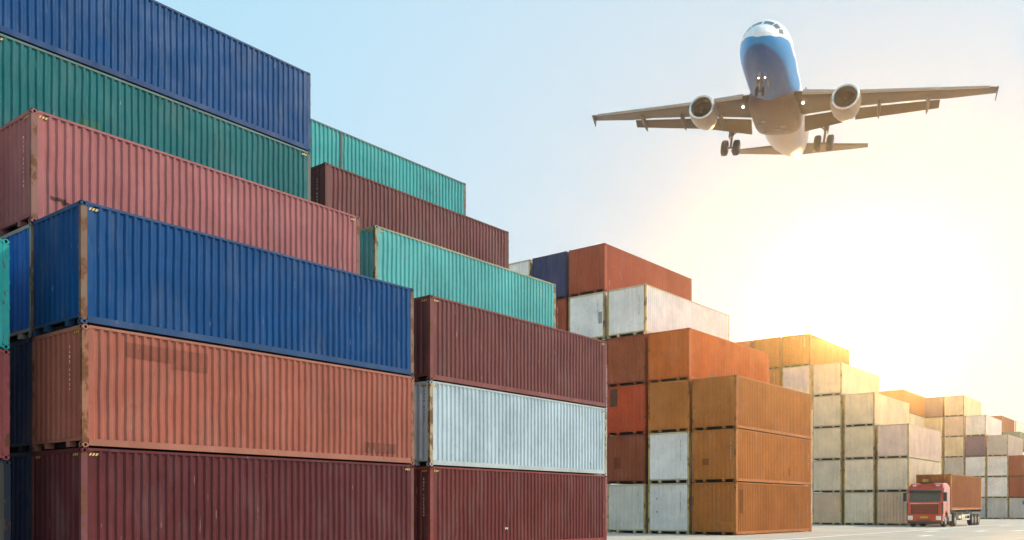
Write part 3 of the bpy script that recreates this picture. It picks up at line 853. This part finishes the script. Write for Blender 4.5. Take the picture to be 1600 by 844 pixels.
for s_ in (-1, 1):
    mb = MB(); rs = []
    for y in (1.6, 3.0, 4.6, 6.2, 8.5, 11, 13, 15, 16.2, 16.45):
        le, ch, z = wing_line(y)
        cut = 0.80 if y < 12.7 else 1.0
        th_ = 0.145 - 0.045*(y-1.6)/14.8
        if y == 16.45: th_ *= 0.4
        rs.append(airfoil(le, ch*(0.84 if y < 12.9 else 1.0), s_*y, z, th_))
    mb.loft(rs, 0, True)
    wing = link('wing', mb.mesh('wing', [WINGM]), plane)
    # slat along the leading edge, a little proud and drooped
    for (y0, y1) in ((2.4, 4.9), (6.6, 15.9)):
        mb = MB(); rs = []
        for k in range(7):
            y = y0 + (y1-y0)*k/6
            le, ch, z = wing_line(y); c = 0.12*ch + 0.12
            rs.append([A3(le-0.22, s_*y, z-0.13), A3(le-0.16, s_*y, z-0.02), A3(le+c*0.5-0.2, s_*y, z+0.075*ch*0.8), A3(le+c-0.1, s_*y, z+0.06*ch+0.05), A3(le+c*0.3-0.15, s_*y, z-0.10)])
        mb.loft(rs, 0, True, False)
        link('slat', mb.mesh('slat', [NACM]), wing)
    # lowered flaps leave an open slot behind the wing
    for (y0, y1) in ((2.25, 6.0), (6.35, 12.6)):
        mb = MB(); rs = []
        for k in range(5):
            y = y0 + (y1-y0)*k/4
            le, ch, z = wing_line(y); te = le + ch*0.84
            c = 0.24*ch + 0.35; a_ = math.radians(27)
            o_ = A3(te + 0.06, s_*y, z - 0.12)
            dx, dz = math.cos(a_), -math.sin(a_)
            pts = []
            for (t, h) in ((0, 0.0), (0.08, 0.055), (0.3, 0.075), (0.65, 0.045), (1.0, 0.005), (0.65, -0.02), (0.3, -0.035), (0.08, -0.035)):
                pts.append(o_ + Vector((0, c*t*dx + c*h*math.sin(a_), c*t*dz + c*h*math.cos(a_))))
            rs.append(pts)
        mb.loft(rs, 0, True, False)
        link('flap', mb.mesh('flap', [WINGM]), wing)
    for y in (4.75, 8.15, 11.75):
        le, ch, z = wing_line(y); te = le + ch*0.84
        mb = MB(); rs = []
        Ls = 3.3 if y > 5 else 2.9
        for k in range(11):
            t = k/10
            r = 0.24*math.sin(math.pi*min(1, max(0.02, t))**0.8)**0.7 + 0.015
            cy = te - 1.45 + Ls*t
            cz = z - 0.22 - 0.18*t - (0.55*max(0, t-0.45)**1.2)
            rs.append([Vector((s_*y + 0.62*r*math.cos(q), cy-15, cz + 1.25*r*math.sin(q))) for q in [2*math.pi*i/12 for i in range(12)]])
        mb.loft(rs, 0, True)
        link('flap_track_fairing', mb.mesh('flap_track_fairing', [WINGM]), wing)
    # wing tip fence
    le, ch, z = wing_line(16.45)
    mb = MB()
    out = [(le-0.05, z+0.03), (le+0.75, z+0.34), (le+1.15, z+0.38), (le+1.45, z+0.03), (le+1.60, z-0.55), (le+1.40, z-0.50)]
    mb.loft([[A3(x, s_*16.46, zz) for x, zz in out], [A3(x, s_*16.52, zz) for x, zz in out]], 0, True, False)
    link('wing_tip_fence', mb.mesh('wing_tip_fence', [WINGM]), wing)
    # engine
    ex, ey, ez = 11.55, s_*5.74, -1.80
    eng = bpy.data.objects.new('engine', None); COL.objects.link(eng); eng.parent = plane
    eng.location = A3(ex, ey, ez); eng.empty_display_size = 0.3; eng.scale = (0.93, 1.0, 0.93)
    def lathe(prof, n_=36):
        return [[Vector((r*math.cos(2*math.pi*i/n_), x, r*math.sin(2*math.pi*i/n_)*1.0 - 0.04*x)) for i in range(n_)] for x, r in prof]
    mb = MB(); mb.loft(lathe([(0.10,1.12),(0.35,1.19),(0.9,1.24),(1.7,1.24),(2.5,1.16),(3.3,0.98),(3.75,0.84),(3.72,0.78),(3.2,0.80)]), 0, False)
    link('nacelle', mb.mesh('nacelle', [NACM], False), eng)
    mb = MB(); mb.loft(lathe([(0.28,0.90),(0.10,0.92),(0.0,0.985),(0.0,1.045),(0.10,1.12)]), 0, False)
    link('intake_lip', mb.mesh('intake_lip', [LIPM], False), eng)
    mb = MB(); mb.loft(lathe([(0.28,0.90),(0.7,0.88),(1.25,0.88)]), 0, False)
    link('intake_duct', mb.mesh('intake_duct', [DUCTM], False), eng)
    mb = MB()
    mb.loft(lathe([(1.24, 0.88), (1.25, 0.02)]), 0, False)
    for k in range(24):
        q = 2*math.pi*k/24
        u_ = Vector((math.cos(q), 0, math.sin(q))); w_ = Vector((-math.sin(q), 0, math.cos(q))); ay = Vector((0, 1, 0)); dz_ = Vector((0, 0, -0.04))
        mb.face([u_*0.22 + w_*0.02 + ay*0.95 + dz_, u_*0.86 + w_*0.10 + ay*0.92 + dz_, u_*0.86 - w_*0.06 + ay*1.12 + dz_, u_*0.22 - w_*0.03 + ay*1.15 + dz_])
    fan = link('fan', mb.mesh('fan', [FANM], False), eng)
    mb = MB(); mb.loft(lathe([(0.62,0.015),(0.75,0.10),(0.95,0.2),(1.15,0.26)], 20), 0, False)
    link('spinner', mb.mesh('spinner', [DUCTM], False), eng)
    mb = MB(); mb.loft(lathe([(3.2,0.66),(3.9,0.60),(4.5,0.44),(4.52,0.40),(4.2,0.40)], 28), 0, False)
    mb.loft(lathe([(4.1,0.33),(4.6,0.26),(5.1,0.04)], 20), 0, True)
    link('exhaust_core', mb.mesh('exhaust_core', [DUCTM], False), eng)
    mb = MB()
    le, ch, z = wing_line(5.74)
    out = [(0.75, 1.20), (1.9, 1.32), (3.4, 1.22), (6.0, z-ez+0.0), (5.2, 0.45), (3.6, 0.30), (2.2, 0.95)]
    mb.loft([[Vector((sx*0.17, x, zz)) for x, zz in out] for sx in (-1, 1)], 0, True, False)
    link('pylon', mb.mesh('pylon', [NACM]), eng)
    # tail plane
    mb = MB()
    mb.loft([airfoil(31.9, 3.9, s_*0.5, 0.72, 0.10), airfoil(33.5, 2.6, s_*3.6, 1.02, 0.10), airfoil(35.0, 1.4, s_*6.75, 1.32, 0.09)], 0, True)
    link('horizontal_stabiliser', mb.mesh('horizontal_stabiliser', [WINGM]), plane)
    # landing light at the wing root
    mb = MB(); c0 = A3(13.0, s_*2.42, -1.62)
    mb.bar(c0, c0 + Vector((0, -0.08, -0.02)), 0.10, 12)
    link('landing_light', mb.mesh('landing_light', [LAMP]), plane)
    # main gear
    g = bpy.data.objects.new('main_gear', None); COL.objects.link(g); g.parent = plane
    g.location = A3(18.7, s_*4.0, -1.35); g.empty_display_size = 0.3
    ax = -2.05
    mb = MB()
    mb.bar((0, 0, 0.35), (0, 0, -0.95), 0.17, 12); mb.bar((0, 0, -0.95), (0, 0, ax), 0.10, 12)
    mb.bar((-0.58, 0, ax), (0.58, 0, ax), 0.085, 10)
    mb.bar((0, 0.12, -0.9), (0, 0.34, -1.4), 0.045, 6); mb.bar((0, 0.34, -1.4), (0, 0.10, ax), 0.045, 6)
    link('strut', mb.mesh('strut', [STRUT]), g)
    mb = MB(); mb.bar((-s_*0.05, 0, -0.85), (-s_*1.45, -0.1, 0.10), 0.06, 8)
    link('side_brace', mb.mesh('side_brace', [STRUT]), g)
    mb = MB(); mb.box(s_*0.22-0.03, s_*0.22+0.03, -0.42, 0.40, -1.15, 0.15)
    link('gear_door', mb.mesh('gear_door', [WINGM]), g)
    for w in (-1, 1):
        mb = MB(); rs = []
        for (dx, r) in ((-0.27,0.38),(-0.27,0.56),(-0.23,0.67),(-0.11,0.71),(0.11,0.71),(0.23,0.67),(0.27,0.56),(0.27,0.38)):
            rs.append([Vector((w*0.52 + dx, r*math.cos(2*math.pi*i/28), ax + r*math.sin(2*math.pi*i/28))) for i in range(28)])
        mb.loft(rs, 0, True)
        wh = link('wheel', mb.mesh('wheel', [TYRE]), g)
        mb = MB(); mb.bar((w*0.52-0.285, 0, ax), (w*0.52+0.285, 0, ax), 0.27, 16)
        link('rim', mb.mesh('rim', [STRUT]), g)
# fin
mb = MB(); rs = []
for (z, le, ch) in ((1.6, 29.4, 6.2), (4.0, 31.6, 4.5), (7.6, 34.9, 2.3)):
    rs.append([A3(le + ch*t, h*ch, z) for t, h in ((0,0),(0.08,0.03),(0.35,0.05),(1,0.003),(1,-0.003),(0.35,-0.05),(0.08,-0.03))])
mb.loft(rs, 0, True)
link('vertical_stabiliser', mb.mesh('vertical_stabiliser', [plain('fin_blue', (0.02, 0.14, 0.42), 0.3)]), plane)
# nose gear
g = bpy.data.objects.new('nose_gear', None); COL.objects.link(g); g.parent = plane; g.location = A3(5.1, 0, -1.85)
mb = MB(); mb.bar((0, 0, 0.2), (0, 0, -0.75), 0.09, 10); mb.bar((0, 0, -0.7), (0, 0, -1.35), 0.06, 10); mb.bar((-0.3, 0, -1.35), (0.3, 0, -1.35), 0.05, 8)
mb.bar((0, -0.05, -0.6), (0, -0.9, 0.2), 0.045, 8)
link('strut', mb.mesh('strut', [STRUT]), g)
for w in (-1, 1):
    mb = MB(); rs = []
    for (dx, r) in ((-0.10,0.18),(-0.10,0.30),(-0.05,0.375),(0.05,0.375),(0.10,0.30),(0.10,0.18)):
        rs.append([Vector((w*0.25 + dx, r*math.cos(2*math.pi*i/22), -1.35 + r*math.sin(2*math.pi*i/22))) for i in range(22)])
    mb.loft(rs, 0, True)
    link('wheel', mb.mesh('wheel', [TYRE]), g)
    mb = MB(); mb.bar((w*0.24, -0.06, -0.30), (w*0.24, -0.14, -0.31), 0.055, 12)
    link('taxi_light', mb.mesh('taxi_light', [LAMP]), g)
    mb = MB(); mb.box(w*0.36-0.015, w*0.36+0.015, 0.15, 1.5, -0.55, 0.12)
    link('gear_door', mb.mesh('gear_door', [STRUT]), g)
mb = MB(); mb.box(-0.30, 0.30, -0.25, 1.6, -0.10, 0.02)
link('gear_bay', mb.mesh('gear_bay', [DARK]), g)

# ------------------------------------------------------------------ truck with container trailer
TRED = plain('truck_red', (0.50, 0.034, 0.012), 0.28, var=0.08, coat=0.5)
TBLK = plain('truck_black', (0.025, 0.024, 0.023), 0.5)
TGLS = plain('truck_glass', (0.05, 0.055, 0.05), 0.06, var=0.02)
THEAD = plain('headlight_glass', (0.75, 0.75, 0.72), 0.12)
TGREY = plain('wheel_grey', (0.30, 0.29, 0.28), 0.45, 0.3)
TPLT = plain('plate_yellow', (0.55, 0.36, 0.05), 0.5)
TCHR = plain('chrome_trim', (0.70, 0.68, 0.65), 0.25, 0.8)
# local X runs forward (towards the camera), Y to its left, Z up
td = 71.6
front_right = Vector(((1473.5 - 537.37)/1437.36*td, td, 0))        # the corner nearest the camera
TW = 2.5
truck = empty('truck', (0, 0, 0), math.atan2(-DV.y, -DV.x))
truck.location = front_right + NV*(TW/2) + DV*0.0
tag(truck, 'red truck tractor with flat front cab driving along the stacks', 'truck')
# front of cab at local x=0, cab runs back to x=-2.3; local y>0 is the camera side (right in the photo)
mb = MB()
# side outline of the cab as a prism with a raked windscreen and a rounded roof
out = [(0.0, 0.62), (0.02, 1.1), (0.0, 1.86), (-0.10, 2.10), (-0.36, 2.86), (-0.46, 3.12), (-0.70, 3.36), (-1.05, 3.46), (-1.9, 3.50), (-2.25, 3.46), (-2.25, 0.80), (-1.75, 0.80), (-1.66, 1.10), (-1.42, 1.25), (-1.10, 1.25), (-0.86, 1.08), (-0.78, 0.62)]
n_ = len(out)
rs = []
for y, k in ((-TW/2+0.02, 1), (-TW/2+0.14, 0), (TW/2-0.14, 0), (TW/2-0.02, 1)):
    ring = []
    for x, z in out:
        xx, zz = x, z
        if k:
            if z > 1.9: zz = z - 0.05*(z-1.9)/1.6 - (0.13 if z > 3.3 else 0.0); 
            if x > -0.8: xx = x - 0.09
        ring.append((xx, y, zz))
    rs.append(ring)
mb.loft(rs, 0, True, False)
cab = link('cab', mb.mesh('cab', [TRED]), truck)
def tpart(name, mat, *boxes, parent=truck):
    mb = MB()
    for b_ in boxes: mb.box(*b_)
    return link(name, mb.mesh(name, [mat]), parent)
# windscreen lies on the raked front, a few millimetres proud
mb = MB()
def scr(z):  # front x of the cab at height z
    for (xa, za), (xb, zb) in zip(out[:6], out[1:7]):
        if za <= z <= zb: return xa + (xb-xa)*(z-za)/(zb-za)
    return 0
zz0, zz1 = 1.98, 2.74
for a_, b_ in ((zz0, 2.10), (2.10, zz1)):
    mb.face([(scr(a_)+0.012, -1.08, a_), (scr(a_)+0.012, 1.08, a_), (scr(b_)+0.012, 1.04, b_), (scr(b_)+0.012, -1.04, b_)])
link('windscreen', mb.mesh('windscreen', [TGLS], False), cab)
mb = MB(); mb.prism([(scr(2.74)+0.02, 2.74), (scr(2.74)+0.30, 2.80), (scr(2.9)+0.22, 2.90), (scr(2.92)-0.02, 2.94)], -1.12, 1.12)
link('sun_visor', mb.mesh('sun_visor', [TBLK]), cab)
tpart('roof_hatch', TBLK, (-1.35, -0.80, -0.5, 0.5, 3.455, 3.53), parent=cab)
GRB = plain('grille_red', (0.24, 0.024, 0.012), 0.45)
tpart('grille_panel', plain('grille_dark_red', (0.07, 0.012, 0.008), 0.6), (0.0, 0.022, -0.92, 0.92, 1.02, 1.80), parent=cab)
for k in range(6):
    z = 1.05 + k*0.125
    tpart('grille_bar', GRB, (0.024, 0.05, -0.84, 0.84, z, z+0.085), parent=cab)
for s_ in (-1, 1):
    mb = MB(); mb.bar((scr(1.94)+0.03, s_*0.12, 1.94), (scr(2.5)+0.03, s_*0.75, 2.42), 0.018, 6)
    link('wiper', mb.mesh('wiper', [TBLK]), cab)
    tpart('roof_lamp', THEAD, (-0.66, -0.55, s_*0.8-0.12, s_*0.8+0.12, 3.22, 3.32), parent=cab)
    tpart('door_handle', TBLK, (-1.46, -1.28, s_*(TW/2-0.018)-0.004, s_*(TW/2-0.018)+0.02, 1.72, 1.77), parent=cab)
    tpart('corner_panel', TBLK, (-0.30, -0.02, s_*(TW/2-0.06)-0.03, s_*(TW/2-0.06)+0.045, 1.0, 1.9), parent=cab)
tpart('trim_strip', TCHR, (0.03, 0.05, -0.95, 0.95, 1.84, 1.875), parent=cab)
tpart('bumper', TRED, (-0.55, 0.06, -TW/2+0.02, TW/2-0.02, 0.46, 0.93), parent=truck)
tpart('lower_skirt', TBLK, (-0.5, 0.02, -TW/2+0.10, TW/2-0.10, 0.25, 0.455), parent=truck)
tpart('bumper_slot', TBLK, (0.055, 0.068, -0.50, 0.50, 0.50, 0.58), parent=truck)
for s_ in (-1, 1):
    tpart('headlight', THEAD, (0.03, 0.075, s_*0.96-0.17, s_*0.96+0.17, 0.56, 0.88))
    tpart('door_window', TGLS, (-1.35, -0.62, s_*(TW/2-0.018)-0.006, s_*(TW/2-0.018)+0.008, 2.02, 2.66), parent=cab)
    tpart('door_line', TBLK, (-1.50, -1.48, s_*(TW/2-0.018)-0.004, s_*(TW/2-0.018)+0.006, 1.28, 2.75), parent=cab)
    tpart('mirror', TBLK, (-0.22, -0.06, s_*(TW/2+0.12)-0.11, s_*(TW/2+0.12)+0.11, 2.02, 2.72), (-0.28, -0.20, s_*(TW/2+0.04)-0.10, s_*(TW/2+0.04)+0.10, 2.66, 2.72), parent=cab)
    tpart('step', TBLK, (-0.78, -0.50, s_*(TW/2-0.11)-0.09, s_*(TW/2-0.11)+0.09, 0.40, 0.48))
    tpart('air_deflector', TRED, (-2.75, -2.27, s_*(TW/2-0.08)-0.02, s_*(TW/2-0.08)+0.02, 1.0, 3.2))
    tpart('mudguard', TBLK, (-1.75, -0.82, s_*(TW/2-0.19)-0.17, s_*(TW/2-0.19)+0.17, 1.12, 1.17))
    tpart('fuel_tank', TGREY, (-3.3, -2.35, s_*(TW/2-0.36)-0.30, s_*(TW/2-0.36)+0.30, 0.45, 1.0))
tpart('number_plate', TPLT, (0.061, 0.073, -0.26, 0.26, 0.70, 0.83))
tpart('chassis', TBLK, (-6.0, -0.6, -0.45, -0.33, 0.70, 0.98), (-6.0, -0.6, 0.33, 0.45, 0.70, 0.98), (-4.6, -3.6, -0.45, 0.45, 0.985, 1.10))
def wheel(parent, x, y, r=0.50, w=0.30):
    e = bpy.data.objects.new('wheel', None); COL.objects.link(e); e.parent = parent; e.location = (x, y, r); e.empty_display_size = 0.2
    mb = MB(); rs = []
    for dy, k in ((-w/2, 0.58), (-w/2, 0.86), (-w/2+0.04, 0.97), (-0.06, 1.0), (0.06, 1.0), (w/2-0.04, 0.97), (w/2, 0.86), (w/2, 0.58), (w/2-0.08, 0.55)):
        rs.append([(r*k*math.cos(2*math.pi*i/28), dy, r*k*math.sin(2*math.pi*i/28)) for i in range(28)])
    mb.loft(rs, 0, True)
    link('tyre', mb.mesh('tyre', [TYRE]), e)
    mb = MB(); s_ = 1 if y > 0 else -1
    rs = []
    for dy, k in ((s_*(w/2-0.01), 0.57), (s_*(w/2-0.05), 0.50), (s_*(w/2-0.06), 0.25), (s_*(w/2+0.02), 0.22), (s_*(w/2+0.02), 0.02)):
        rs.append([(r*k*math.cos(2*math.pi*i/22), dy, r*k*math.sin(2*math.pi*i/22)) for i in range(22)])
    mb.loft(rs, 0, True)
    link('rim', mb.mesh('rim', [TGREY]), e)
for s_ in (-1, 1):
    wheel(truck, -1.27, s_*(TW/2-0.20))
    wheel(truck, -4.35, s_*(TW/2-0.20), w=0.40)
    tpart('rear_mudguard', TBLK, (-4.95, -3.75, s_*(TW/2-0.22)-0.2, s_*(TW/2-0.22)+0.2, 1.055, 1.085))

trailer = empty('semi_trailer', truck.location, truck.rotation_euler.z)
tag(trailer, 'dark skeletal semi trailer with three axles behind the red truck, carrying a brown box', 'trailer')
XT = -2.95                                         # front of the trailer deck
tpart('main_beam', TBLK, (XT-12.2, XT, -0.50, -0.36, 1.105, 1.30), (XT-12.2, XT, 0.36, 0.50, 1.105, 1.30), (XT-12.2, XT-5.2, -0.50, -0.36, 0.85, 1.10), (XT-12.2, XT-5.2, 0.36, 0.50, 0.85, 1.10), parent=trailer)
for x in (XT-0.3, XT-5.9, XT-12.0):
    tpart('cross_member', TBLK, (x-0.12, x+0.12, -1.2, 1.2, 1.19, 1.335), parent=trailer)
for k in range(3):
    for s_ in (-1, 1):
        wheel(trailer, XT-8.5-k*1.31, s_*(TW/2-0.22), w=0.36)
    tpart('axle', TBLK, (XT-8.56-k*1.31, XT-8.44-k*1.31, -1.0, 1.0, 0.44, 0.56), parent=trailer)
for s_ in (-1, 1):
    tpart('side_guard', TCHR, (XT-7.3, XT-4.0, s_*(TW/2-0.06)-0.02, s_*(TW/2-0.06)+0.02, 0.86, 0.98), (XT-7.3, XT-4.0, s_*(TW/2-0.06)-0.02, s_*(TW/2-0.06)+0.02, 0.50, 0.62), (XT-7.25, XT-7.15, s_*(TW/2-0.06)-0.025, s_*(TW/2-0.06)+0.025, 0.5, 1.2), (XT-4.15, XT-4.05, s_*(TW/2-0.06)-0.025, s_*(TW/2-0.06)+0.025, 0.5, 1.2), parent=trailer)
    tpart('trailer_mudguard', TGREY, (XT-11.75, XT-7.9, s_*(TW/2-0.22)-0.2, s_*(TW/2-0.22)+0.2, 1.045, 1.075), parent=trailer)
    tpart('tool_box', TBLK, (XT-3.0, XT-1.9, s_*(TW/2-0.32)-0.26, s_*(TW/2-0.32)+0.26, 0.55, 1.08), parent=trailer)
    tpart('landing_leg', TGREY, (XT-3.35, XT-3.22, s_*0.75-0.07, s_*0.75+0.07, 0.25, 1.15), parent=trailer)
# the box on the trailer
cpos = truck.location + DV*(-XT + L/2) + Vector((0, 0, 1.337))
GR['T'] = ((0, 0), TH, 2.5)
bx = container('T', 0, 1, 'boxbrown', 'orange brown container riding on the trailer behind the red cab', frame=dk('rust', .9), rust=0.1, zoff=1.337, codes=[('side', 71, MARK_W, -5.5, 3, 2.6)], patches=[('end', 0.35, 0.75, 2.30, 2.52, (0.55, 0.33, 0.05))])
bx.location = cpos

# ------------------------------------------------------------------ haze
m_h = bpy.data.materials.new('haze'); m_h.use_nodes = True
nt = m_h.node_tree
for n in list(nt.nodes): nt.nodes.remove(n)
h_out = nt.nodes.new('ShaderNodeOutputMaterial'); h_v = nt.nodes.new('ShaderNodeVolumePrincipled')
h_v.inputs['Color'].default_value = (0.96, 0.95, 0.93, 1)
h_v.inputs['Density'].default_value = HAZE
h_v.inputs['Anisotropy'].default_value = 0.92
nt.links.new(h_v.outputs[0], h_out.inputs['Volume'])
mb = MB(); mb.box(-60, 160, -30, 196, -1.0, 50.0)
tag(link('haze', mb.mesh('haze', [m_h])), None, kind='stuff')
